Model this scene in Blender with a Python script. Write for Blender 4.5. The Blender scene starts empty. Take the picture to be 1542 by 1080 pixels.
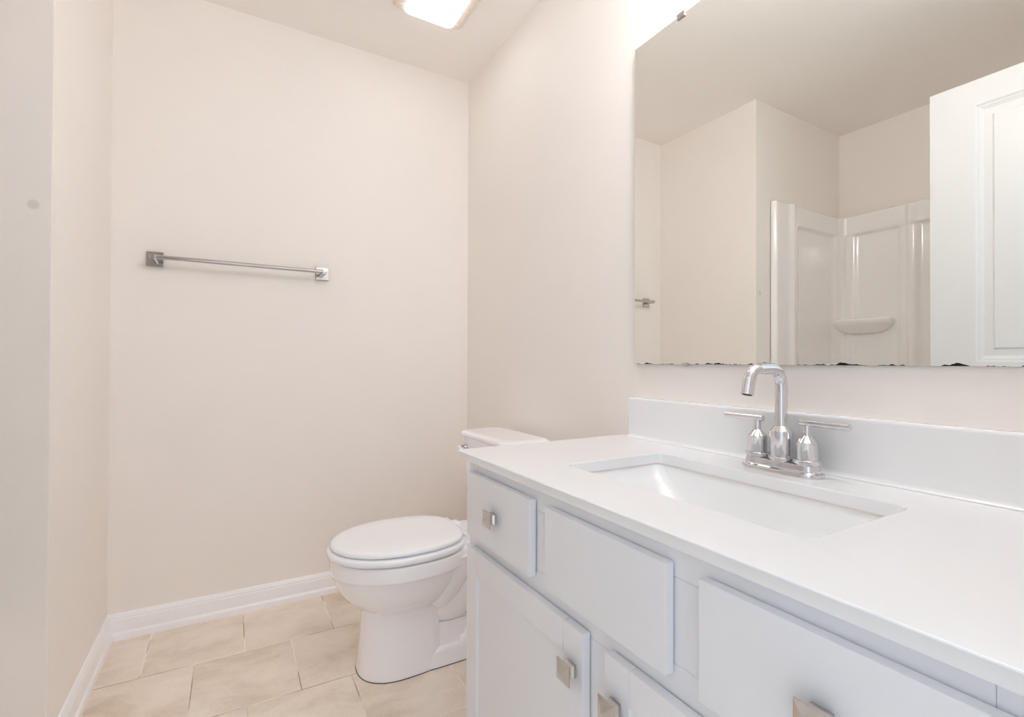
import bpy, bmesh, math, random
from mathutils import Vector, Matrix
random.seed(4)
scene = bpy.context.scene
COL = scene.collection
PI = math.pi

# ------------------------------------------------------------------ room measures (metres, camera at height CAMH)
CAMH = 1.017          # camera height above the tiles; everything below is given relative to the camera
FZ = -CAMH            # floor
CZ = 1.423            # ceiling
XR = 1.0416           # mirror wall
YB = 2.273            # towel-bar wall
XL = -0.3847          # short wall left of the toilet
YO = 1.605            # face of the shower end wall
YF = 0.07             # doorway wall
XT = -1.245           # far wall of the tub recess

# ------------------------------------------------------------------ camera
def setup_camera():
    f, yaw, pit, rol = 736.163, 0.520835, 0.0073167, 0.0039552
    F = Vector((math.sin(yaw)*math.cos(pit), math.cos(yaw)*math.cos(pit), math.sin(pit)))
    R = Vector((math.cos(yaw), -math.sin(yaw), 0)); U = R.cross(F)
    c, s = math.cos(rol), math.sin(rol)
    R2 = c*R + s*U; U2 = c*U - s*R
    cam = bpy.data.cameras.new('camera'); o = bpy.data.objects.new('camera', cam); COL.objects.link(o)
    cam.sensor_fit = 'HORIZONTAL'; cam.sensor_width = 36.0; cam.lens = f*36.0/1542.0
    cam.clip_start = 0.01; cam.clip_end = 60
    m = Matrix.Identity(4)
    for i in range(3):
        m[i][0] = R2[i]; m[i][1] = U2[i]; m[i][2] = -F[i]
    o.matrix_world = m
    scene.camera = o
setup_camera()

# ------------------------------------------------------------------ world, exposure
world = bpy.data.worlds.new('world'); scene.world = world; world.use_nodes = True
bg = world.node_tree.nodes['Background']
bg.inputs[0].default_value = (0.78, 0.89, 1.0, 1); bg.inputs[1].default_value = 1.15   # daylight of the room behind the open door
FAN_LIGHT = 3.2        # ceiling fan light lens
VANITY_LIGHT = 34.0    # three frosted shades above the mirror
scene.view_settings.view_transform = 'Standard'; scene.view_settings.look = 'None'
scene.view_settings.gamma = 1.0; scene.view_settings.use_curve_mapping = False
scene.view_settings.exposure = 0.31
scene.cycles.max_bounces = 20; scene.cycles.diffuse_bounces = 14; scene.cycles.glossy_bounces = 8
scene.cycles.sample_clamp_indirect = 8.0
scene.cycles.caustics_reflective = False; scene.cycles.caustics_refractive = False

# ------------------------------------------------------------------ materials
def new_mat(name):
    m = bpy.data.materials.new(name); m.use_nodes = True
    nt = m.node_tree; b = nt.nodes['Principled BSDF']
    return m, nt, b
def mat(name, col, rough=0.5, metal=0.0, var=0.03, scale=6.0, bump=0.0, bscale=250.0, spec=0.5, coat=0.0):
    m, nt, b = new_mat(name); N = nt.nodes; L = nt.links
    tc = N.new('ShaderNodeTexCoord')
    n = N.new('ShaderNodeTexNoise'); n.inputs['Scale'].default_value = scale; n.inputs['Detail'].default_value = 3
    L.new(tc.outputs['Object'], n.inputs['Vector'])
    r = N.new('ShaderNodeValToRGB')
    r.color_ramp.elements[0].position = 0.3; r.color_ramp.elements[1].position = 0.7
    r.color_ramp.elements[0].color = tuple(max(0, c*(1-var)) for c in col) + (1,)
    r.color_ramp.elements[1].color = tuple(min(1, c*(1+var)) for c in col) + (1,)
    L.new(n.outputs['Fac'], r.inputs['Fac']); L.new(r.outputs['Color'], b.inputs['Base Color'])
    b.inputs['Roughness'].default_value = rough; b.inputs['Metallic'].default_value = metal
    b.inputs['Specular IOR Level'].default_value = spec
    if coat: b.inputs['Coat Weight'].default_value = coat; b.inputs['Coat Roughness'].default_value = 0.05
    if bump:
        n2 = N.new('ShaderNodeTexNoise'); n2.inputs['Scale'].default_value = bscale; n2.inputs['Detail'].default_value = 2
        L.new(tc.outputs['Object'], n2.inputs['Vector'])
        bp = N.new('ShaderNodeBump'); bp.inputs['Strength'].default_value = bump; bp.inputs['Distance'].default_value = 0.002
        L.new(n2.outputs['Fac'], bp.inputs['Height']); L.new(bp.outputs['Normal'], b.inputs['Normal'])
    return m
M = {}
WALLC = (0.885, 0.847, 0.812)
M['wall'] = mat('wall_paint', WALLC, 0.55, var=0.012, scale=1.5, bump=0.10, bscale=120, spec=0.3)
M['ceiling'] = mat('ceiling_paint', (0.925, 0.892, 0.858), 0.8, var=0.012, scale=2, bump=0.12, bscale=160, spec=0.2)
M['trim'] = mat('trim_paint', (0.94, 0.945, 0.98), 0.35, var=0.01)
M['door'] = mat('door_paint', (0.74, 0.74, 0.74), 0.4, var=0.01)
M['cabinet'] = mat('cabinet_paint', (0.80, 0.80, 0.825), 0.42, var=0.012, scale=3, bump=0.03, bscale=90)
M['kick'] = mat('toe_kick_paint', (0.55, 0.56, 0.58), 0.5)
M['counter'] = mat('white_cultured_marble', (0.865, 0.875, 0.895), 0.22, var=0.012, scale=4, coat=0.2)
M['basin'] = mat('white_glazed_basin', (0.89, 0.905, 0.915), 0.15, var=0.006, coat=0.3)
M['china'] = mat('toilet_china', (0.93, 0.925, 0.95), 0.12, var=0.006, coat=0.3)
M['seat'] = mat('seat_plastic', (0.92, 0.935, 0.965), 0.22, var=0.006)
M['chrome'] = mat('chrome', (0.72, 0.71, 0.73), 0.05, metal=1.0, var=0.02, scale=20)
M['bar_chrome'] = mat('towel_bar_chrome', (0.54, 0.52, 0.515), 0.12, metal=1.0, var=0.02, scale=20)
M['nickel'] = mat('satin_nickel', (0.66, 0.615, 0.57), 0.20, metal=1.0, var=0.06, scale=60)
M['dark'] = mat('dark_gap', (0.05, 0.045, 0.04), 0.7)
M['surround'] = mat('glossy_acrylic', (0.91, 0.90, 0.89), 0.09, var=0.006, coat=0.4)
M['grille'] = mat('fan_grille_plastic', (0.80, 0.72, 0.63), 0.5, var=0.02)
M['caulk'] = mat('caulk', (0.80, 0.70, 0.66), 0.5)

def emis(name, col, strength):
    m, nt, b = new_mat(name); N = nt.nodes; L = nt.links
    b.inputs['Base Color'].default_value = (*col, 1); b.inputs['Roughness'].default_value = 0.4
    n = N.new('ShaderNodeTexNoise'); n.inputs['Scale'].default_value = 9
    mr = N.new('ShaderNodeMapRange'); mr.inputs['To Min'].default_value = strength*0.96; mr.inputs['To Max'].default_value = strength*1.04
    tc = N.new('ShaderNodeTexCoord'); L.new(tc.outputs['Object'], n.inputs['Vector']); L.new(n.outputs['Fac'], mr.inputs['Value'])
    b.inputs['Emission Color'].default_value = (*col, 1); L.new(mr.outputs['Result'], b.inputs['Emission Strength'])
    return m
M['lens'] = emis('lit_lens', (0.975, 0.985, 1.0), FAN_LIGHT)
M['shade'] = emis('lit_frosted_glass', (0.975, 0.985, 1.0), VANITY_LIGHT)

def math_node(nt, op, a, b=None):
    n = nt.nodes.new('ShaderNodeMath'); n.operation = op
    for i, v in enumerate((a, b)):
        if v is None: continue
        if isinstance(v, (int, float)): n.inputs[i].default_value = v
        else: nt.links.new(v, n.inputs[i])
    return n.outputs[0]

def tile_material():
    m, nt, b = new_mat('floor_tiles'); N = nt.nodes; L = nt.links
    tc = N.new('ShaderNodeTexCoord')
    mp = N.new('ShaderNodeMapping'); mp.inputs['Location'].default_value = (-0.0475+0.297*10, -1.640+0.3155*10, 0)
    L.new(tc.outputs['Object'], mp.inputs['Vector'])
    br = N.new('ShaderNodeTexBrick'); br.offset = 0.5; br.offset_frequency = 2; br.squash = 1; br.squash_frequency = 1
    br.inputs['Scale'].default_value = 1; br.inputs['Brick Width'].default_value = 0.297; br.inputs['Row Height'].default_value = 0.3155
    br.inputs['Mortar Size'].default_value = 0.0019; br.inputs['Mortar Smooth'].default_value = 0.3; br.inputs['Bias'].default_value = 0
    br.inputs['Color1'].default_value = (0, 0, 0, 1); br.inputs['Color2'].default_value = (1, 1, 1, 1); br.inputs['Mortar'].default_value = (0.5, 0.5, 0.5, 1)
    L.new(mp.outputs['Vector'], br.inputs['Vector'])
    # cloudy stone look, shifted from tile to tile
    off = N.new('ShaderNodeVectorMath'); off.operation = 'SCALE'; off.inputs['Scale'].default_value = 7.3
    L.new(br.outputs['Color'], off.inputs[0])
    add = N.new('ShaderNodeVectorMath'); add.operation = 'ADD'
    st = N.new('ShaderNodeMapping'); st.inputs['Rotation'].default_value = (0, 0, 0.6); st.inputs['Scale'].default_value = (1.0, 1.45, 1)
    L.new(tc.outputs['Object'], st.inputs['Vector']); L.new(st.outputs['Vector'], add.inputs[0]); L.new(off.outputs['Vector'], add.inputs[1])
    n1 = N.new('ShaderNodeTexNoise'); n1.inputs['Scale'].default_value = 4.5; n1.inputs['Detail'].default_value = 8; n1.inputs['Roughness'].default_value = 0.62
    n1.inputs['Distortion'].default_value = 0.3
    L.new(add.outputs['Vector'], n1.inputs['Vector'])
    r = N.new('ShaderNodeValToRGB'); e = r.color_ramp.elements
    e[0].position = 0.30; e[0].color = (0.68, 0.57, 0.455, 1)
    e[1].position = 0.68; e[1].color = (0.91, 0.83, 0.735, 1)
    k = e.new(0.48); k.color = (0.835, 0.74, 0.64, 1)
    L.new(n1.outputs['Fac'], r.inputs['Fac'])
    n3 = N.new('ShaderNodeTexNoise'); n3.inputs['Scale'].default_value = 120; n3.inputs['Detail'].default_value = 4
    L.new(tc.outputs['Object'], n3.inputs['Vector'])
    mr = N.new('ShaderNodeMapRange'); mr.inputs['To Min'].default_value = 0.93; mr.inputs['To Max'].default_value = 1.07
    L.new(n3.outputs['Fac'], mr.inputs['Value'])
    ml = N.new('ShaderNodeVectorMath'); ml.operation = 'SCALE'; L.new(r.outputs['Color'], ml.inputs[0]); L.new(mr.outputs['Result'], ml.inputs['Scale'])
    # grout: pale in places, brown in others
    n2 = N.new('ShaderNodeTexNoise'); n2.inputs['Scale'].default_value = 5.0; n2.inputs['Detail'].default_value = 3
    L.new(tc.outputs['Object'], n2.inputs['Vector'])
    g = N.new('ShaderNodeValToRGB'); ge = g.color_ramp.elements
    ge[0].position = 0.47; ge[0].color = (0.97, 0.90, 0.80, 1); ge[1].position = 0.60; ge[1].color = (0.42, 0.31, 0.22, 1)
    L.new(n2.outputs['Fac'], g.inputs['Fac'])
    mx = N.new('ShaderNodeMix'); mx.data_type = 'RGBA'
    L.new(br.outputs['Fac'], mx.inputs['Factor']); L.new(ml.outputs['Vector'], mx.inputs[6]); L.new(g.outputs['Color'], mx.inputs[7])
    L.new(mx.outputs[2], b.inputs['Base Color'])
    b.inputs['Roughness'].default_value = 0.42
    bp = N.new('ShaderNodeBump'); bp.inputs['Strength'].default_value = 0.25; bp.inputs['Distance'].default_value = 0.001; bp.invert = True
    L.new(br.outputs['Fac'], bp.inputs['Height']); L.new(bp.outputs['Normal'], b.inputs['Normal'])
    return m
M['tiles'] = tile_material()

MZ0, MZ1, MY0, MY1 = -0.0037, 0.925, 0.13, 1.0694
def mirror_material():
    m, nt, b = new_mat('silvered_glass'); N = nt.nodes; L = nt.links
    b.inputs['Metallic'].default_value = 1.0; b.inputs['Roughness'].default_value = 0.0
    tc = N.new('ShaderNodeTexCoord'); sp = N.new('ShaderNodeSeparateXYZ'); L.new(tc.outputs['Object'], sp.inputs[0])
    # black desilvering eating up from the bottom edge
    cb = N.new('ShaderNodeCombineXYZ'); L.new(sp.outputs['Y'], cb.inputs[0])
    n = N.new('ShaderNodeTexNoise'); n.noise_dimensions = '3D'; n.inputs['Scale'].default_value = 17; n.inputs['Detail'].default_value = 5; n.inputs['Roughness'].default_value = 0.6
    L.new(cb.outputs[0], n.inputs['Vector'])
    lim = math_node(nt, 'MULTIPLY', math_node(nt, 'SUBTRACT', n.outputs['Fac'], 0.48), 0.036)
    h = math_node(nt, 'SUBTRACT', sp.outputs['Z'], MZ0)
    spot = math_node(nt, 'LESS_THAN', h, lim)
    mx = N.new('ShaderNodeMix'); mx.data_type = 'RGBA'; L.new(spot, mx.inputs['Factor'])
    mx.inputs[6].default_value = (0.90, 0.905, 0.875, 1); mx.inputs[7].default_value = (0.035, 0.032, 0.022, 1)
    L.new(mx.outputs[2], b.inputs['Base Color'])
    L.new(math_node(nt, 'MULTIPLY', spot, 0.6), b.inputs['Roughness'])
    return m
M['mirror'] = mirror_material()
M['mirror_edge'] = mat('mirror_cut_edge', (0.30, 0.31, 0.28), 0.3)

def marked_wall(name, cx, cz, r, ax):
    """wall paint with one round rubbed patch"""
    m = mat(name, WALLC, 0.55, var=0.012, scale=1.5, bump=0.10, bscale=120, spec=0.3)
    nt = m.node_tree; N = nt.nodes; L = nt.links; b = N['Principled BSDF']
    src = b.inputs['Base Color'].links[0].from_socket
    tc = N.new('ShaderNodeTexCoord'); sp = N.new('ShaderNodeSeparateXYZ'); L.new(tc.outputs['Object'], sp.inputs[0])
    a = math_node(nt, 'SUBTRACT', sp.outputs[ax], cx); c = math_node(nt, 'SUBTRACT', sp.outputs['Z'], cz)
    d = math_node(nt, 'SQRT', math_node(nt, 'ADD', math_node(nt, 'MULTIPLY', a, a), math_node(nt, 'MULTIPLY', c, c)))
    mr = N.new('ShaderNodeMapRange'); mr.interpolation_type = 'SMOOTHSTEP'
    mr.inputs['From Min'].default_value = r*0.6; mr.inputs['From Max'].default_value = r*1.25
    mr.inputs['To Min'].default_value = 0.45; mr.inputs['To Max'].default_value = 0.0
    L.new(d, mr.inputs['Value'])
    mx = N.new('ShaderNodeMix'); mx.data_type = 'RGBA'; L.new(mr.outputs['Result'], mx.inputs['Factor'])
    L.new(src, mx.inputs[6]); mx.inputs[7].default_value = (0.60, 0.545, 0.49, 1)
    L.new(mx.outputs[2], b.inputs['Base Color'])
    return m
M['wall_marked'] = marked_wall('wall_paint_rubbed', -0.420, 0.378, 0.012, 'X')

# ------------------------------------------------------------------ mesh helpers
def box(bm, x0, x1, y0, y1, z0, z1, bev=0.0, seg=2):
    vs = [bm.verts.new(p) for p in ((x0,y0,z0),(x1,y0,z0),(x1,y1,z0),(x0,y1,z0),(x0,y0,z1),(x1,y0,z1),(x1,y1,z1),(x0,y1,z1))]
    fs = [bm.faces.new([vs[i] for i in q]) for q in ((3,2,1,0),(4,5,6,7),(0,1,5,4),(1,2,6,5),(2,3,7,6),(3,0,4,7))]
    if bev > 0:
        ed = list({e for f in fs for e in f.edges})
        bmesh.ops.bevel(bm, geom=ed, offset=bev, segments=seg, profile=0.5, affect='EDGES', clamp_overlap=True)
def loft(bm, rings, cap0=True, cap1=True, closed=True):
    vr = [[bm.verts.new(p) for p in r] for r in rings]
    n = len(vr[0])
    for a, b in zip(vr, vr[1:]):
        for i in range(n if closed else n-1):
            j = (i+1) % n
            bm.faces.new((a[i], a[j], b[j], b[i]))
    if cap0: bm.faces.new(list(reversed(vr[0])))
    if cap1: bm.faces.new(vr[-1])
    return vr
def lathe(bm, c, prof, n=32, axis=(0,0,1)):
    ax = Vector(axis).normalized(); q = Vector((0,0,1)).rotation_difference(ax)
    rings = []
    for r, h in prof:
        r = max(r, 1e-5)
        rings.append([Vector(c) + q @ Vector((r*math.cos(2*PI*i/n), r*math.sin(2*PI*i/n), h)) for i in range(n)])
    loft(bm, rings)
def tube(bm, pts, rad, n=24):
    pts = [Vector(p) for p in pts]; m = len(pts)
    rr = rad if isinstance(rad, (list, tuple)) else [rad]*m
    up = None; rings = []
    for i, p in enumerate(pts):
        t = (pts[min(i+1, m-1)] - pts[max(i-1, 0)]).normalized()
        if up is None:
            up = t.orthogonal().normalized()
        up = (up - t*up.dot(t)).normalized(); sd = t.cross(up)
        rings.append([p + rr[i]*(math.cos(2*PI*k/n)*up + math.sin(2*PI*k/n)*sd) for k in range(n)])
    loft(bm, rings)
def rrect(x0, x1, y0, y1, r, z, k=6):
    pts = []
    for cx, cy, a0 in ((x1-r, y1-r, 0), (x0+r, y1-r, PI/2), (x0+r, y0+r, PI), (x1-r, y0+r, 1.5*PI)):
        for i in range(k+1):
            a = a0 + PI/2*i/k
            pts.append((cx + r*math.cos(a), cy + r*math.sin(a), z))
    return pts
def stadium(cx, cy, hl, hw, z, k=12):
    """long axis along y; hl half length, hw half width"""
    pts = []
    for i in range(k+1):
        a = PI*i/k; pts.append((cx + hw*math.cos(a), cy + (hl-hw) + hw*math.sin(a), z))
    for i in range(k+1):
        a = PI + PI*i/k; pts.append((cx + hw*math.cos(a), cy - (hl-hw) + hw*math.sin(a), z))
    return pts
def finish(name, bm, m, parent=None, angle=35, kind=None, label=None):
    bmesh.ops.recalc_face_normals(bm, faces=bm.faces)
    me = bpy.data.meshes.new(name); bm.to_mesh(me); bm.free()
    mats = m if isinstance(m, (list, tuple)) else [m]
    for x in mats: me.materials.append(x)
    me.polygons.foreach_set('use_smooth', [True]*len(me.polygons)); me.set_sharp_from_angle(angle=math.radians(angle))
    o = bpy.data.objects.new(name, me); COL.objects.link(o)
    w = o.modifiers.new('weighted_normal', 'WEIGHTED_NORMAL'); w.keep_sharp = True; w.weight = 90
    if parent is not None:
        o.parent = parent; o.matrix_parent_inverse = world_of(parent).inverted()
    if kind: o['kind'] = kind
    if label: o['label'] = label
    return o
def world_of(o):
    m = Matrix.Translation(o.location) if o.parent is None else o.matrix_parent_inverse.copy()
    if o.parent is not None: m = world_of(o.parent) @ o.matrix_parent_inverse @ Matrix.Translation(o.location)
    return m
def thing(name, label, cat, loc, group=None):
    o = bpy.data.objects.new(name, None); COL.objects.link(o)
    o.location = loc; o.empty_display_size = 0.05; o['label'] = label; o['category'] = cat
    if group: o['group'] = group
    return o
def struct(name, bm, m, parent=None, angle=35):
    return finish(name, bm, m, parent, angle, kind='structure')
def sm(a, b, x):
    t = max(0.0, min(1.0, (x-a)/(b-a))); return t*t*(3-2*t)

# ------------------------------------------------------------------ the room shell
bm = bmesh.new(); box(bm, XT-0.10, XR+0.12, -1.0, YB+0.12, FZ-0.10, FZ); struct('floor', bm, M['tiles'])
bm = bmesh.new(); box(bm, XT-0.10, XR+0.12, YF-0.12, YB+0.12, CZ, CZ+0.10); struct('ceiling', bm, M['ceiling'])
bm = bmesh.new(); box(bm, XL, XR+0.12, YB, YB+0.12, FZ, CZ); struct('wall_back', bm, M['wall'])
bm = bmesh.new(); box(bm, XR, XR+0.12, YF-0.12, YB, FZ, CZ); struct('wall_right', bm, M['wall'])
bm = bmesh.new(); box(bm, XT-0.10, XL, YO, YB+0.12, FZ, CZ, 0.004, 2); struct('wall_left', bm, M['wall_marked'])
bm = bmesh.new(); box(bm, XT-0.10, XT, YF-0.12, YO, FZ, CZ); struct('wall_far_left', bm, M['wall'])
DX0, DX1, DTOP = -0.292, 0.46, 1.034      # the doorway the photographer stands in
bm = bmesh.new()
box(bm, XT, DX0-0.02, YF-0.12, YF, FZ, CZ); box(bm, DX1+0.02, XR, YF-0.12, YF, FZ, CZ); box(bm, DX0-0.02, DX1+0.02, YF-0.12, YF, DTOP+0.02, CZ)
struct('wall_front', bm, M['wall'])
bm = bmesh.new()                          # door lining
box(bm, DX0-0.02, DX0, YF-0.12, YF, FZ, DTOP); box(bm, DX1, DX1+0.02, YF-0.12, YF, FZ, DTOP); box(bm, DX0-0.02, DX1+0.02, YF-0.12, YF, DTOP, DTOP+0.02)
struct('trim_1', bm, M['trim'])

# baseboards: moulded profile (distance from wall, height)
BB = [(0.0, 0.0), (0.020, 0.0), (0.020, 0.012), (0.0185, 0.021), (0.0135, 0.027), (0.0125, 0.030), (0.0125, 0.070), (0.0105, 0.074),
      (0.0105, 0.080), (0.0075, 0.086), (0.005, 0.0915), (0.0, 0.0925)]
def baseboard(name, segs):
    bm = bmesh.new()
    rings = []
    for (px, py), (nx, ny) in segs:
        rings.append([(px + nx*d, py + ny*d, FZ + h) for d, h in BB])
    loft(bm, rings); return struct(name, bm, M['trim'], angle=25)
baseboard('baseboard_back', [((XL, YB), (1, -1)), ((XR, YB), (-1, -1))])
baseboard('baseboard_left', [((XL, YO), (1, -1)), ((XL, YB), (1, -1))])
baseboard('baseboard_end', [((XL-0.06, YO), (0, -1)), ((XL, YO), (1, -1))])
baseboard('baseboard_right', [((XR, 1.12), (-1, 0)), ((XR, YB), (-1, -1))])

# the open door, seen in the mirror: two moulded panels
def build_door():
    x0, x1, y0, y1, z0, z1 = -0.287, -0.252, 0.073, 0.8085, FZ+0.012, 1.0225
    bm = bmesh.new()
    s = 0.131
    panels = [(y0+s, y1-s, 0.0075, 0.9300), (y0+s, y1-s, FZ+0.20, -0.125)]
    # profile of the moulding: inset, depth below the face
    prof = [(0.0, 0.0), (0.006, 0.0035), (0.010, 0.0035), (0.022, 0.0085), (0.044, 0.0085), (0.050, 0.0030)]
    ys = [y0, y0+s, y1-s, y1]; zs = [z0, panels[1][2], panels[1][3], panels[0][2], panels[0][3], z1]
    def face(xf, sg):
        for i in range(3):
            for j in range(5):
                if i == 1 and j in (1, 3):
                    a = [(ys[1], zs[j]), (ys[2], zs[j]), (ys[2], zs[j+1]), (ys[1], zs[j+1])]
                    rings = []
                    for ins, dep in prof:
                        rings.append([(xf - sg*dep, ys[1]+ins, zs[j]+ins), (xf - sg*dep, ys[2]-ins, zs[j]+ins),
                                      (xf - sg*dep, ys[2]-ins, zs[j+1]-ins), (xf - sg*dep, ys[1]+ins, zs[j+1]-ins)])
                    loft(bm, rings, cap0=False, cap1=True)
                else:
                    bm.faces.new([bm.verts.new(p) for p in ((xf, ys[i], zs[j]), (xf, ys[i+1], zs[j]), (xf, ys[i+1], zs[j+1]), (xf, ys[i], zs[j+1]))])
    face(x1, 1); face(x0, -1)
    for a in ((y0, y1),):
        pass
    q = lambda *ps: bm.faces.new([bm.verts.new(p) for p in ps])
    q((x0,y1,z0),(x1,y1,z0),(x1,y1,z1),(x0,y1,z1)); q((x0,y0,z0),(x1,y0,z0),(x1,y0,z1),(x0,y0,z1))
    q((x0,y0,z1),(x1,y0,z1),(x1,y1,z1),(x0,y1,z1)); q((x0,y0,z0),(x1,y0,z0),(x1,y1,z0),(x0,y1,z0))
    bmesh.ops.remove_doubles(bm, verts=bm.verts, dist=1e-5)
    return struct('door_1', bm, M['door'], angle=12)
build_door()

# ------------------------------------------------------------------ shower surround with tub (seen in the mirror)
def build_shower():
    t = thing('shower_surround', 'glossy white moulded tub and shower surround with corner shelf, seen in the mirror', 'shower', (-0.85, 0.84, FZ))
    zt, zr = 0.888, -0.62
    # plan path along the recess walls: (x, y, nx, ny)
    path = []
    xs0, xs1 = -0.515, XT
    rc = 0.075
    def add(x, y, nx, ny): path.append((x, y, nx, ny))
    k = 70
    for i in range(k+1):
        x = xs0 + (XT + 0.012 + rc - xs0)*i/k; add(x, YO - 0.001, 0, -1)
    cx, cy = XT + 0.012 + rc, YO - 0.001 - rc
    for i in range(1, 12):
        a = PI/2 + PI/2*i/12; add(cx + rc*math.cos(a), cy + rc*math.sin(a), -math.cos(a), -math.sin(a))
    for i in range(k*2+1):
        y = cy - (cy - (YF + 0.12))*i/(2*k); add(XT + 0.012, y, 1, 0)
    def off(x, y, nx, ny, z):
        proud, rec = 0.030, 0.012
        low = 1 - sm(0.768, 0.782, z)               # below the top band
        if ny < -0.5:                               # end wall
            p = sm(-0.715, -0.775, x)*sm(-1.165, -1.12, x)*low
            flange = sm(0, 0.012, xs0 - x)
            return (0.003 + (proud-0.003)*flange)*(1-p) + rec*p + 0.020*math.exp(-((x+0.668)/0.020)**2)
        if nx > 0.5 and y < cy + 0.001:             # long wall: recessed panels between ribs
            p = 0
            for a, b in ((1.262, 1.515), (0.78, 1.205), (0.20, 0.72)):
                p = max(p, sm(a, a+0.03, y)*(1-sm(b-0.03, b, y)))
            bow = 0.016*sm(1.10, 1.225, y)*(1-sm(1.228, 1.240, y))
            return proud - 0.016*p*low - 0.004*low + bow
        return proud - 0.006*low
    rows = 60
    zz = [zr + (0.74 - zr)*i/20 for i in range(20)] + [0.74 + (zt - 0.74)*i/28 for i in range(29)]
    bm = bmesh.new(); grid = []
    for z in zz:
        grid.append([bm.verts.new((x + nx*off(x, y, nx, ny, z), y + ny*off(x, y, nx, ny, z), z)) for x, y, nx, ny in path])
    # rounded lip that returns to the wall at the top
    for dz, fr in ((0.004, 0.85), (0.006, 0.5), (0.006, 0.04)):
        grid.append([bm.verts.new((x + nx*off(x, y, nx, ny, zt)*fr, y + ny*off(x, y, nx, ny, zt)*fr, zt + dz)) for x, y, nx, ny in path])
    for a, b in zip(grid, grid[1:]):
        for i in range(len(path)-1): bm.faces.new((a[i], a[i+1], b[i+1], b[i]))
    for a, b in zip(grid, grid[1:]): pass
    x, y = xs0, YO - 0.001                          # close the flange edge against the wall
    finish('wall_panels', bm, M['surround'], t, angle=50)
    # corner shelf growing out of the long wall
    bm = bmesh.new(); rings = []
    yc, hl, dp = 1.462, 0.162, 0.105
    for z, s, e in ((0.176, 0.30, 0.10), (0.182, 0.55, 0.30), (0.195, 0.76, 0.55), (0.212, 0.90, 0.78), (0.226, 0.97, 0.92), (0.236, 1.0, 0.99), (0.252, 1.0, 1.0), (0.260, 0.985, 0.975), (0.2640, 0.955, 0.93)):
        r = []
        for i in range(33):
            a = PI*i/32
            ca, sa = math.cos(a), math.sin(a)
            r.append((XT + 0.030 + dp*e*math.copysign(abs(sa)**0.62, sa), yc + hl*s*math.copysign(abs(ca)**0.62, ca), z))
        r.append((XT + 0.015, yc - hl*s, z)); r.append((XT + 0.015, yc + hl*s, z))
        rings.append(r)
    loft(bm, rings); finish('shelf', bm, M['surround'], t, angle=60)
    # tub
    bm = bmesh.new()
    x0, x1, y0, y1 = XT + 0.002, -0.475, YF + 0.002, YO - 0.002
    prof = [(0.0, FZ, 0.01), (0.0, -0.66, 0.01), (0.0, -0.632, 0.012), (0.012, -0.62, 0.02), (0.07, -0.62, 0.06), (0.085, -0.632, 0.09), (0.11, -0.78, 0.11), (0.15, -0.93, 0.13), (0.22, -0.955, 0.10)]
    loft(bm, [rrect(x0+i, x1-i, y0+i, y1-i, r, z) for i, z, r in prof])
    finish('tub', bm, M['surround'], t, angle=40)
build_shower()

# ------------------------------------------------------------------ ceiling exhaust fan light
def build_fan():
    t = thing('exhaust_fan_light', 'square exhaust fan light with glowing white lens set in the ceiling', 'ceiling light', (0.69, 1.765, CZ))
    cx0, cx1, cy0, cy1 = 0.545, 0.838, 1.60, 1.917
    bm = bmesh.new()
    loft(bm, [rrect(cx0+i, cx1-i, cy0+i, cy1-i, 0.018, z) for i, z in ((0, CZ-0.0005), (0, CZ-0.006), (0.004, CZ-0.011), (0.012, CZ-0.014))])
    finish('grille', bm, M['grille'], t, angle=30)
    for s in (0, 1):                                # louvre slots either side of the lens
        xa = cx0 + 0.010 if s == 0 else cx1 - 0.038
        bm = bmesh.new()
        for k in range(13):
            y = cy0 + 0.022 + k*0.0215
            box(bm, xa, xa+0.028, y, y+0.009, CZ-0.0148, CZ-0.0135)
        finish('vent_slots', bm, M['caulk'], t)
    bm = bmesh.new()
    loft(bm, [rrect(0.588+i, 0.793-i, 1.622+i, 1.910-i, 0.020, z, 5) for i, z in ((0, CZ-0.013), (0, CZ-0.020), (0.003, CZ-0.024), (0.010, CZ-0.0265), (0.03, CZ-0.028))])
    finish('lens', bm, M['lens'], t, angle=60)
build_fan()

# ------------------------------------------------------------------ vanity light above the mirror (just above the picture)
def build_vanity_light():
    t = thing('vanity_light', 'chrome vanity light bar with three frosted shades above the mirror', 'wall light', (XR, 0.60, 1.20))
    bm = bmesh.new(); box(bm, XR-0.022, XR-0.0005, 0.29, 0.77, 1.185, 1.245, 0.004); finish('back_plate', bm, M['chrome'], t)
    for y in (0.36, 0.53, 0.70):
        bm = bmesh.new(); tube(bm, [(XR-0.02, y, 1.215), (XR-0.13, y, 1.262), (XR-0.19, y, 1.262), (XR-0.205, y, 1.235)], 0.008, 12)
        lathe(bm, (XR-0.205, y, 1.21), [(0.020, 0.0), (0.022, 0.005), (0.018, 0.028), (0.008, 0.032)], 20)
        finish('arm', bm, M['chrome'], t)
        bm = bmesh.new(); lathe(bm, (XR-0.205, y, 1.09), [(0.045, 0.0), (0.052, 0.004), (0.048, 0.045), (0.038, 0.085), (0.024, 0.112), (0.016, 0.122)], 24)
        finish('lamp_shade', bm, M['shade'], t, angle=60)
build_vanity_light()

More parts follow.
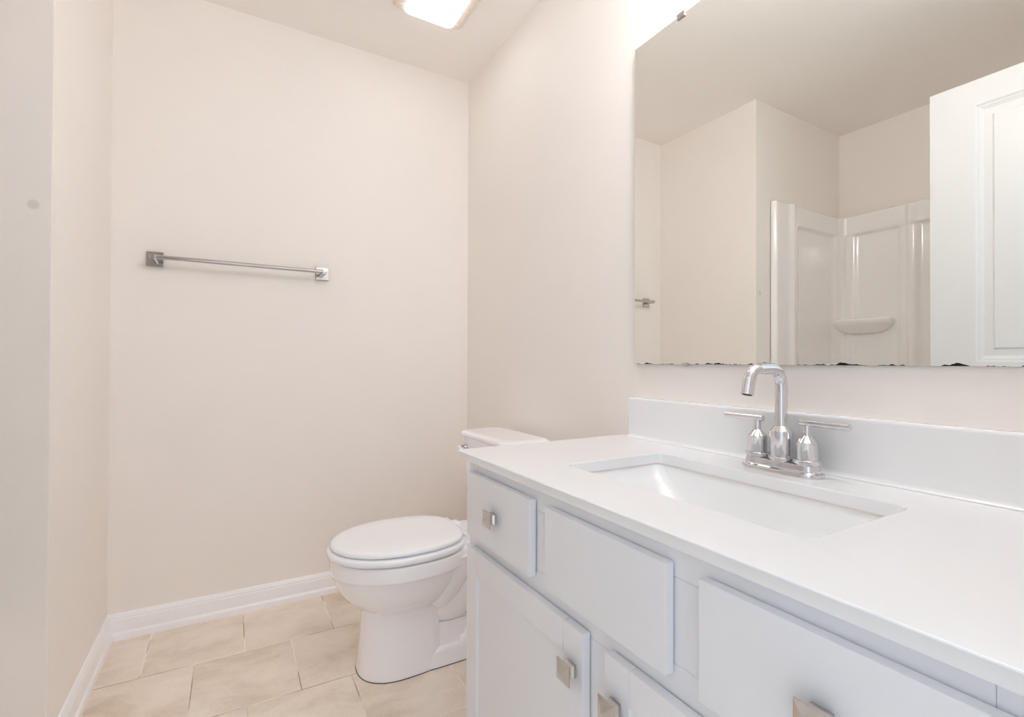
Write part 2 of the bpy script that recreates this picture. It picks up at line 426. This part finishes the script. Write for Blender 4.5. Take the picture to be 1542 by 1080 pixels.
# ------------------------------------------------------------------ mirror
def build_mirror():
    loc = Vector((XR - 0.012, MY1, MZ0))
    t = thing('wall_mirror', 'large frameless wall mirror with black spots along its lower edge', 'mirror', loc)
    t2 = bpy.data.objects
    eps = math.radians(0.35)                        # it hangs a touch off the wall at its left end
    rot = Matrix.Translation((loc.x, loc.y, 0)) @ Matrix.Rotation(eps, 4, 'Z') @ Matrix.Translation((-loc.x, -loc.y, 0))
    bm = bmesh.new(); box(bm, loc.x, loc.x+0.005, MY0, MY1, MZ0, MZ1)
    for f in bm.faces:
        if f.normal.x > -0.9: f.material_index = 1
    bm.normal_update()
    for f in bm.faces: f.material_index = 0 if f.normal.x < -0.9 else 1
    bmesh.ops.transform(bm, matrix=rot, verts=bm.verts)
    finish('glass', bm, [M['mirror'], M['mirror_edge']], t)
    # clips
    bm = bmesh.new(); box(bm, loc.x-0.005, loc.x+0.012, 0.886, 0.912, MZ1-0.010, MZ1+0.006, 0.003, 2)
    bmesh.ops.transform(bm, matrix=rot, verts=bm.verts); finish('top_clip', bm, M['bar_chrome'], t, label='chrome clip on the upper edge')
    bm = bmesh.new(); box(bm, loc.x-0.003, loc.x+0.011, 0.876, 0.892, MZ0-0.0045, MZ0+0.004, 0.0015, 2)
    bmesh.ops.transform(bm, matrix=rot, verts=bm.verts); finish('bottom_clip', bm, M['nickel'], t, label='small clip on the lower edge')
build_mirror()

# ------------------------------------------------------------------ towel bar
def build_towel_bar():
    t = thing('towel_bar', 'chrome towel bar with square wall plates on the beige wall', 'towel rail', (0.045, YB, 0.382))
    zc, d = 0.3825, 0.062
    for x in (-0.2535, 0.3420):
        bm = bmesh.new(); box(bm, x-0.0265, x+0.0265, YB-0.009, YB-0.0002, zc-0.0275, zc+0.0275, 0.0012, 2)
        pl = finish('wall_plate', bm, M['bar_chrome'], t)
        bm = bmesh.new(); lathe(bm, (x, YB-0.008, zc), [(0.0105, 0.0), (0.0105, 0.060), (0.0098, 0.0625), (0.004, 0.063)], 28, axis=(0,-1,0))
        finish('post', bm, M['bar_chrome'], pl, angle=40)
    bm = bmesh.new(); lathe(bm, (-0.2535, YB-d, zc), [(0.0078, 0.0), (0.0078, 0.5955)], 28, axis=(1,0,0)); finish('bar', bm, M['bar_chrome'], t)
build_towel_bar()

# ------------------------------------------------------------------ toilet
def build_toilet():
    Y0 = 1.645
    t = thing('toilet', 'white two-piece toilet with closed lid between the vanity and the back wall', 'toilet', (0.62, Y0, FZ))
    P = lambda L, w, z: (XR - L, Y0 + w, FZ + z)
    def egg(Lc, af, ab, hw, z, n=56, pf=2.0, pb=2.0):
        """egg outline, front half ellipse af long, rear half ab long (higher pb = squarer)"""
        r = []
        for i in range(n):
            a = 2*PI*i/n; c, s = math.cos(a), math.sin(a)
            p = pf if c >= 0 else pb
            dl = (af if c >= 0 else ab)*math.copysign(abs(c)**(2/p), c); w = hw*math.copysign(abs(s)**(2/p), s)
            r.append(P(Lc + dl, w, z))
        return r
    bm = bmesh.new()
    # bowl on its pedestal
    loft(bm, [egg(.545, .134, .135, .114, 0.0, pf=2.3, pb=4), egg(.545, .134, .135, .114, 0.010, pf=2.3, pb=4), egg(.545, .129, .135, .109, 0.05, pf=2.3, pb=4),
              egg(.545, .122, .135, .102, 0.13, pf=2.3, pb=4), egg(.545, .121, .137, .101, 0.195, pf=2.3, pb=4), egg(.542, .127, .145, .106, 0.214, pf=2.2, pb=3),
              egg(.540, .150, .165, .126, 0.226, pf=2.1, pb=2.4), egg(.538, .180, .190, .146, 0.250, pb=2.3), egg(.536, .202, .215, .160, 0.278, pb=2.2), egg(.536, .216, .232, .171, 0.310, pb=2.2),
              egg(.536, .222, .242, .176, 0.332, pb=2.2), egg(.536, .227, .246, .1805, 0.336, pb=2.2), egg(.536, .229, .25, .1825, 0.342, pb=2.2), egg(.536, .229, .25, .183, 0.377, pb=2.2), egg(.536, .225, .247, .180, 0.384, pb=2.2), egg(.536, .20, .23, .16, 0.386, pb=2.2)])
    # curved shells sweeping back under the bowl towards the trapway
    loft(bm, [egg(.42, .05, .035, .080, 0.178, pb=2.4), egg(.42, .07, .060, .104, 0.196, pb=2.4), egg(.42, .08, .090, .122, 0.228, pb=2.4), egg(.42, .09, .118, .136, 0.268, pb=2.4), egg(.42, .09, .142, .147, 0.315, pb=2.4), egg(.42, .09, .160, .152, 0.365, pb=2.4)])
    loft(bm, [egg(.38, .06, .060, .062, 0.122, pb=2.6), egg(.38, .08, .090, .088, 0.138, pb=2.6), egg(.38, .09, .115, .102, 0.165, pb=2.6), egg(.38, .09, .138, .109, 0.205, pb=2.6), egg(.38, .09, .155, .112, 0.255, pb=2.6), egg(.38, .09, .175, .112, 0.320, pb=2.6), egg(.38, .09, .20, .110, 0.360, pb=3)])
    # narrow inner column and foot
    loft(bm, [egg(.36, .12, .20, .088, 0.0, pf=4, pb=4), egg(.36, .12, .20, .080, 0.13, pf=4, pb=4)])
    loft(bm, [egg(.36, .16, .25, .1135, 0.0, pf=5, pb=5), egg(.36, .16, .25, .1135, 0.012, pf=5, pb=5), egg(.36, .16, .248, .106, 0.044, pf=5, pb=5), egg(.36, .155, .24, .096, 0.054, pf=5, pb=5), egg(.36, .15, .22, .07, 0.056, pf=5, pb=5)])
    loft(bm, [egg(.275, .09, .13, .112, 0.03, pf=3, pb=3), egg(.275, .075, .12, .104, 0.075, pf=3, pb=3), egg(.275, .055, .10, .088, 0.112, pf=2.5, pb=3), egg(.275, .03, .08, .06, 0.120, pb=3)])
    # shelf that carries the tank
    loft(bm, [egg(.20, .15, .155, .125, 0.30, pf=5, pb=5), egg(.20, .16, .165, .150, 0.34, pf=5, pb=5), egg(.20, .16, .165, .155, 0.378, pf=5, pb=5), egg(.20, .155, .16, .150, 0.384, pf=5, pb=5)])
    bowl = finish('bowl', bm, M['china'], t, angle=50)
    for w in (-0.108, 0.108):
        bm = bmesh.new(); lathe(bm, P(.335, w*0.82, 0.052), [(0.017, 0.0), (0.017, 0.012), (0.014, 0.019), (0.006, 0.022)], 20)
        finish('bolt_cap', bm, M['seat'], bowl, angle=50)
    # tank with its own lid and flush lever
    bm = bmesh.new()
    R = lambda L0, L1, hw, r, z: [P(L, w, z) for L, w, _ in rrect(L0, L1, -hw, hw, r, 0, 6)]
    loft(bm, [R(.065, .205, .165, .04, .386), R(.055, .215, .175, .045, .40), R(.048, .222, .186, .045, .55), R(.045, .226, .194, .045, .7185)])
    tank = finish('tank', bm, M['china'], t, angle=45)
    bm = bmesh.new()
    loft(bm, [R(.046, .228, .198, .05, .718), R(.037, .237, .207, .056, .720), R(.034, .240, .210, .058, .725), R(.034, .240, .210, .058, .733), R(.037, .236, .207, .058, .738), R(.046, .226, .199, .055, .7415), R(.07, .20, .17, .05, .7428)])
    finish('tank_lid', bm, M['china'], t, angle=60)
    bm = bmesh.new(); lathe(bm, P(.2245, .140, .677), [(0.014, 0.0), (0.014, 0.006), (0.010, 0.012), (0.010, 0.020)], 20, axis=(-1, 0, 0)); lv0 = finish('lever_pivot', bm, M['chrome'], tank, label='chrome pivot of the flush lever')
    bm = bmesh.new()
    pts = [P(.250, .158, .6775), P(.256, .130, .677), P(.264, .100, .675), P(.270, .065, .672)]
    tube(bm, pts, [.006, .008, .0085, .007], 14); finish('flush_lever', bm, M['seat'], tank, angle=60)
    # seat ring and closed lid
    bm = bmesh.new()
    S = lambda af, ab, hw, z: egg(.542, af, ab, hw, z, pf=2.05, pb=2.7)
    outer = [S(.224, .214, .178, .3885), S(.230, .218, .184, .3925), S(.2325, .220, .1865, .400), S(.231, .219, .185, .407), S(.226, .215, .180, .4115)]
    outer += [S(.208, .200, .160, .4118), S(.168, .150, .118, .4085), S(.160, .142, .111, .4000), S(.164, .148, .115, .3885)]
    vr = loft(bm, outer, False, False); a, b = vr[-1], vr[0]
    for i in range(len(a)): bm.faces.new((a[i], a[(i+1) % len(a)], b[(i+1) % len(b)], b[i]))
    finish('seat', bm, M['seat'], t, angle=60)
    bm = bmesh.new()
    loft(bm, [S(.150, .145, .110, .4205), S(.195, .190, .150, .4165), S(.214, .209, .170, .4154), S(.2195, .212, .175, .4162), S(.2215, .214, .177, .4205), S(.220, .213, .1755, .4265), S(.213, .208, .169, .4305), S(.195, .195, .152, .4335), S(.14, .15, .11, .4350)])
    finish('seat_lid', bm, M['seat'], t, angle=60)
    for w in (-.155, -.06, .06, .155):
        Lx = .60 if abs(w) > .1 else .735
        bm = bmesh.new(); box(bm, XR-Lx-.012, XR-Lx+.012, Y0+w-.006, Y0+w+.006, FZ+.3858, FZ+.3890)
        finish('bumper', bm, M['seat'], t)
    for w in (-.075, .075):
        bm = bmesh.new(); box(bm, XR-.345, XR-.285, Y0+w-.021, Y0+w+.021, FZ+.3845, FZ+.412, .005, 3)
        lathe(bm, (XR-.328, Y0+w-.026, FZ+.414), [(0.004, 0), (0.0095, .002), (0.0095, .050), (0.004, .052)], 18, axis=(0, 1, 0))
        finish('hinge', bm, M['seat'], t, angle=50)
    # dark line of old caulk around the foot
    bm = bmesh.new()
    loft(bm, [egg(.545, .1352, .13, .1152, 0.0002, pf=2.3, pb=4), egg(.545, .1352, .13, .1152, 0.0022, pf=2.3, pb=4)])
    loft(bm, [egg(.36, .16, .252, .1147, 0.0002, pf=5, pb=5), egg(.36, .16, .252, .1147, 0.0022, pf=5, pb=5)])
    finish('base_joint', bm, M['dark'], t, label='dark joint line around the foot')
build_toilet()

# ------------------------------------------------------------------ vanity cabinet
VX = 0.495            # plane of the drawer and door faces
VF = 0.514            # plane of the face frame
VY0, VY1 = 0.0975, 1.1025
VTOP = -0.2400
def build_vanity():
    t = thing('vanity_cabinet', 'pale grey painted bathroom vanity cabinet under the white countertop', 'cabinet', (0.78, 0.60, FZ))
    bm = bmesh.new()
    box(bm, VF+0.019, XR-0.001, VY0, VY0+0.016, FZ+0.10, VTOP); box(bm, VF+0.019, XR-0.001, VY1-0.016, VY1, FZ+0.10, VTOP)
    box(bm, XR-0.007, XR-0.001, VY0+0.016, VY1-0.016, FZ+0.10, VTOP); box(bm, VF+0.019, XR-0.007, VY0+0.016, VY1-0.016, FZ+0.10, FZ+0.116)
    finish('carcass', bm, M['cabinet'], t)
    bm = bmesh.new()
    # face frame: rails and stiles, with their butt joints
    g = 0.0003
    ym = [(VY0, VY0+0.045), (0.398, 0.464), (0.735, 0.802), (VY1-0.045, VY1)]
    for a, b in (ym[0], ym[3]): box(bm, VF, VF+0.019, a, b, FZ+0.10, VTOP, 0.0008, 1)
    box(bm, VF, VF+0.019, ym[0][1]+g, ym[3][0]-g, VTOP-0.045, VTOP, 0.0008, 1)
    box(bm, VF, VF+0.019, ym[0][1]+g, ym[3][0]-g, -0.450, -0.400, 0.0008, 1)
    box(bm, VF, VF+0.019, ym[0][1]+g, ym[3][0]-g, FZ+0.10, FZ+0.14, 0.0008, 1)
    for a, b in (ym[1], ym[2]): box(bm, VF, VF+0.019, a, b, -0.400+g, VTOP-0.045-g, 0.0008, 1)
    box(bm, VF, VF+0.019, 0.570, 0.640, FZ+0.14+g, -0.450-g, 0.0008, 1)
    finish('face_frame', bm, M['cabinet'], t)
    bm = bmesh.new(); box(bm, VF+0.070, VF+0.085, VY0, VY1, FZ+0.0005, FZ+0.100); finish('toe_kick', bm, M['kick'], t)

    def knob(y, z, parent):
        h = 0.0172
        bm = bmesh.new()
        R = lambda s, x: [(x, y-s, z-s), (x, y+s, z-s), (x, y+s, z+s), (x, y-s, z+s)]
        loft(bm, [R(0.0105, VX-0.0002), R(0.0105, VX-0.005), R(0.0085, VX-0.010), R(0.0100, VX-0.0145), R(h*0.97, VX-0.0175), R(h, VX-0.0185), R(h, VX-0.0205), R(0.0012, VX-0.0280)])
        return finish('knob', bm, M['nickel'], parent, angle=20, label='square pyramid nickel knob')
    def slab(name, y0, y1, z0=-0.4115, z1=-0.2635):
        bm = bmesh.new(); box(bm, VX, VF-0.0026, y0, y1, z0, z1, 0.0018, 2); return finish(name, bm, M['cabinet'], t)
    d = slab('drawer', 0.7950, 1.0780); knob(0.9365, -0.3375, d)
    slab('false_drawer_front', 0.4570, 0.7420)
    d = slab('drawer', 0.1220, 0.4050); knob(0.2600, -0.3410, d)

    def door(y0, y1, crack):
        z0, z1, s = FZ+0.118, -0.4405, 0.0525
        bm = bmesh.new(); x0, x1 = VX, VF-0.0026
        g = 0.0002
        box(bm, x0, x1, y0, y0+s, z0, z1, 0.0012, 2); box(bm, x0, x1, y1-s, y1, z0, z1, 0.0012, 2)
        for a, b in ((z1-s, z1), (z0, z0+s)):
            box(bm, x0, x1, y0+s+g+(0.0010 if crack else 0), y1-s-g, a, b, 0.0012, 2)
        f = finish('door', bm, M['cabinet'], t)
        bm = bmesh.new(); box(bm, x0+0.007, x1-0.004, y0+s-0.004, y1-s+0.004, z0+s-0.004, z1-s+0.004); finish('door_panel', bm, M['cabinet'], f)
        return f
    f = door(0.6310, 1.0780, True); knob(0.6570, -0.5085, f)
    f = door(0.1300, 0.5770, False); knob(0.5510, -0.5085, f)
build_vanity()

# ------------------------------------------------------------------ countertop, sink, faucet
CT, CB = -0.2178, -0.2398
SX0, SX1, SY0, SY1 = 0.621, 0.8945, 0.3435, 0.8470
def build_counter():
    t = thing('vanity_countertop', 'white vanity countertop with a low backsplash and a rectangular sink opening', 'countertop', (0.78, 0.60, CB))
    k = 5
    def ring(x0, x1, y0, y1, r, z): return rrect(x0, x1, y0, y1, r, z, k)
    X0, X1, Y0, Y1 = 0.4881, XR-0.0008, YF+0.004, 1.1200
    rings = []
    # underside of the opening -> opening wall -> top -> front edge -> underside
    for i, z in ((0.0, CB), (0.0, CT-0.004), (-0.0010, CT-0.0012), (-0.0035, CT)):
        rings.append(ring(SX0+i, SX1-i, SY0+i, SY1-i, 0.018-i, z))
    q = 0.0022
    for a in (0, 45, 90):
        s, c = math.sin(math.radians(a)), math.cos(math.radians(a))
        ins = q*(1-s)
        rings.append(ring(X0+ins, X1, Y0, Y1-ins*0.6, 0.007, CT - q*(1-c)))
    rings.append(ring(X0+0.0062, X1, Y0, Y1-0.001, 0.007, CT-0.012)); rings.append(ring(X0+0.0080, X1, Y0, Y1-0.003, 0.006, CB+0.0035)); rings.append(ring(X0+0.0095, X1, Y0, Y1-0.004, 0.006, CB))
    bm = bmesh.new(); vr = loft(bm, rings, False, False)
    a, b = vr[-1], vr[0]; n = len(a)
    for i in range(n): bm.faces.new((a[i], a[(i+1) % n], b[(i+1) % n], b[i]))
    finish('worktop', bm, M['counter'], t, angle=40)
    # backsplash with a small cove at its foot
    prof = [(XR-0.0008, CT+0.0005), (1.0125, CT+0.0005), (1.0165, CT+0.0018), (1.0192, CT+0.0045), (1.0206, CT+0.010), (1.0212, CT+0.1085), (1.0218, CT+0.1125), (1.0240, CT+0.1148), (XR-0.0008, CT+0.1148)]
    bm = bmesh.new(); loft(bm, [[(x, y, z) for x, z in prof] for y in (YF+0.004, 1.0845)]); finish('backsplash', bm, M['counter'], t, angle=50)
build_counter()

def build_sink():
    t = thing('undermount_sink', 'white rectangular undermount sink below the countertop opening', 'sink', (0.76, 0.595, CB-0.14))
    def rg(i, z, r, j=None):
        j = i if j is None else j
        return rrect(SX0+i, SX1-i, SY0+j, SY1-j, r, z, 6)
    zt = CB - 0.0006
    bm = bmesh.new()
    rings = [rg(-0.030, zt-0.010, 0.03), rg(-0.030, zt, 0.03), rg(-0.0045, zt, 0.024), rg(-0.003, zt-0.002, 0.024), rg(0.0005, zt-0.016, 0.026), rg(0.005, zt-0.034, 0.032, 0.014), rg(0.012, zt-0.070, 0.04, 0.055), rg(0.022, zt-0.105, 0.05, 0.100),
             rg(0.040, zt-0.124, 0.055, 0.125), rg(0.065, zt-0.131, 0.05, 0.150), rg(0.11, zt-0.135, 0.025, 0.20)]
    back = [rg(0.10, zt-0.147, 0.03, 0.2), rg(0.012, zt-0.135, 0.05, 0.05), rg(-0.012, zt-0.03, 0.03, -0.006), rg(-0.014, zt-0.010, 0.03)]
    vr = loft(bm, rings, False, True)
    finish('basin', bm, M['basin'], t, angle=60)
    bm = bmesh.new(); loft(bm, [rg(-0.0035, zt-0.0020, .022), rg(-0.0035, zt+0.0002, .022), rg(-0.0005, zt+0.0003, .020), rg(-0.0008, zt-0.0020, .020)], False, False)
    finish('sealant_line', bm, M['caulk'], t, label='pinkish sealant line under the rim')
    bm = bmesh.new(); lathe(bm, (0.758, 0.595, zt-0.1346), [(0.030, 0.0), (0.030, 0.002), (0.022, 0.003), (0.018, -0.004 + 0.006), (0.004, 0.004)], 28); finish('drain', bm, M['chrome'], t)
build_sink()

def build_faucet():
    FX, FY, Z = 0.968, 0.589, CT + 0.0004
    t = thing('faucet', 'chrome two-handle bathroom faucet with curved spout standing behind the sink', 'faucet', (FX, FY, Z))
    bm = bmesh.new()
    st = lambda e, z: stadium(FX, FY, 0.081+e, 0.0275+e, Z+z)
    loft(bm, [st(0, 0.0), st(0.0005, 0.003), st(-0.001, 0.006), st(-0.0045, 0.0075), st(-0.0055, 0.0085), st(-0.0062, 0.019), st(-0.0075, 0.0212), st(-0.012, 0.022)])
    finish('base_plate', bm, M['chrome'], t, angle=40)
    # spout with its own body
    bm = bmesh.new()
    lathe(bm, (FX, FY, Z+0.0215), [(0.0215, 0.0), (0.0215, 0.0014), (0.0236, 0.0015), (0.0242, 0.0025), (0.0242, 0.0065), (0.0232, 0.0078), (0.0212, 0.008), (0.0212, 0.0590), (0.0136, 0.0695), (0.0125, 0.070)], 40)
    finish('spout_body', bm, M['chrome'], t, angle=25)
    pts = [(FX, FY, Z+0.088), (FX, FY, Z+0.13), (FX, FY, Z+0.172)]
    rb = 0.034; cz = Z+0.172
    for i in range(1, 13):
        a = PI/2*i/12; pts.append((FX - rb + rb*math.cos(a), FY, cz + rb*math.sin(a)))
    xe = FX - 0.073; pts.append((FX - 0.055, FY, cz + rb))
    re = 0.032
    for i in range(0, 13):
        a = math.radians(76)*i/12; pts.append((xe - re*math.sin(a), FY, cz + rb - re + re*math.cos(a)))
    a = math.radians(76); dx, dz = -math.cos(a), -math.sin(a); l = pts[-1]
    pts += [(l[0]+dx*s, FY, l[2]+dz*s) for s in (0.012, 0.026)]
    bm = bmesh.new(); tube(bm, pts, 0.0118, 28); sp = finish('spout', bm, M['chrome'], t, angle=50)
    e = pts[-1]
    bm = bmesh.new(); lathe(bm, (e[0]+dx*0.0002, FY, e[2]+dz*0.0002), [(0.0090, 0.0), (0.0085, 0.0006)], 24, axis=(dx, 0, dz)); finish('aerator', bm, M['dark'], sp, label='dark aerator opening')
    for s in (1, -1):
        y = FY + s*0.0515
        bm = bmesh.new()
        lathe(bm, (FX, y, Z+0.0215), [(0.0205, 0.0), (0.0205, 0.0016), (0.0236, 0.0017), (0.0246, 0.0025), (0.0246, 0.0085), (0.0236, 0.0098), (0.0188, 0.0100), (0.0188, 0.0435), (0.0085, 0.0545), (0.0072, 0.056), (0.0068, 0.076)], 40)
        hb = finish('handle', bm, M['chrome'], t, angle=25)
        bm = bmesh.new(); lathe(bm, (FX, y - s*0.0135, Z+0.1015), [(0.0055, 0.0), (0.0064, 0.0008), (0.0064, 0.0892), (0.0055, 0.090)], 24, axis=(0, s, 0))
        finish('lever', bm, M['chrome'], hb, angle=40)
    # faint stamped maker's mark on the plate front
    bm = bmesh.new()
    for k in range(6):
        box(bm, FX-0.0222, FX-0.02155, FY+0.010-k*0.0028, FY+0.0118-k*0.0028, Z+0.0122, Z+0.0150)
    finish('stamped_mark', bm, M['bar_chrome'], t)
build_faucet()
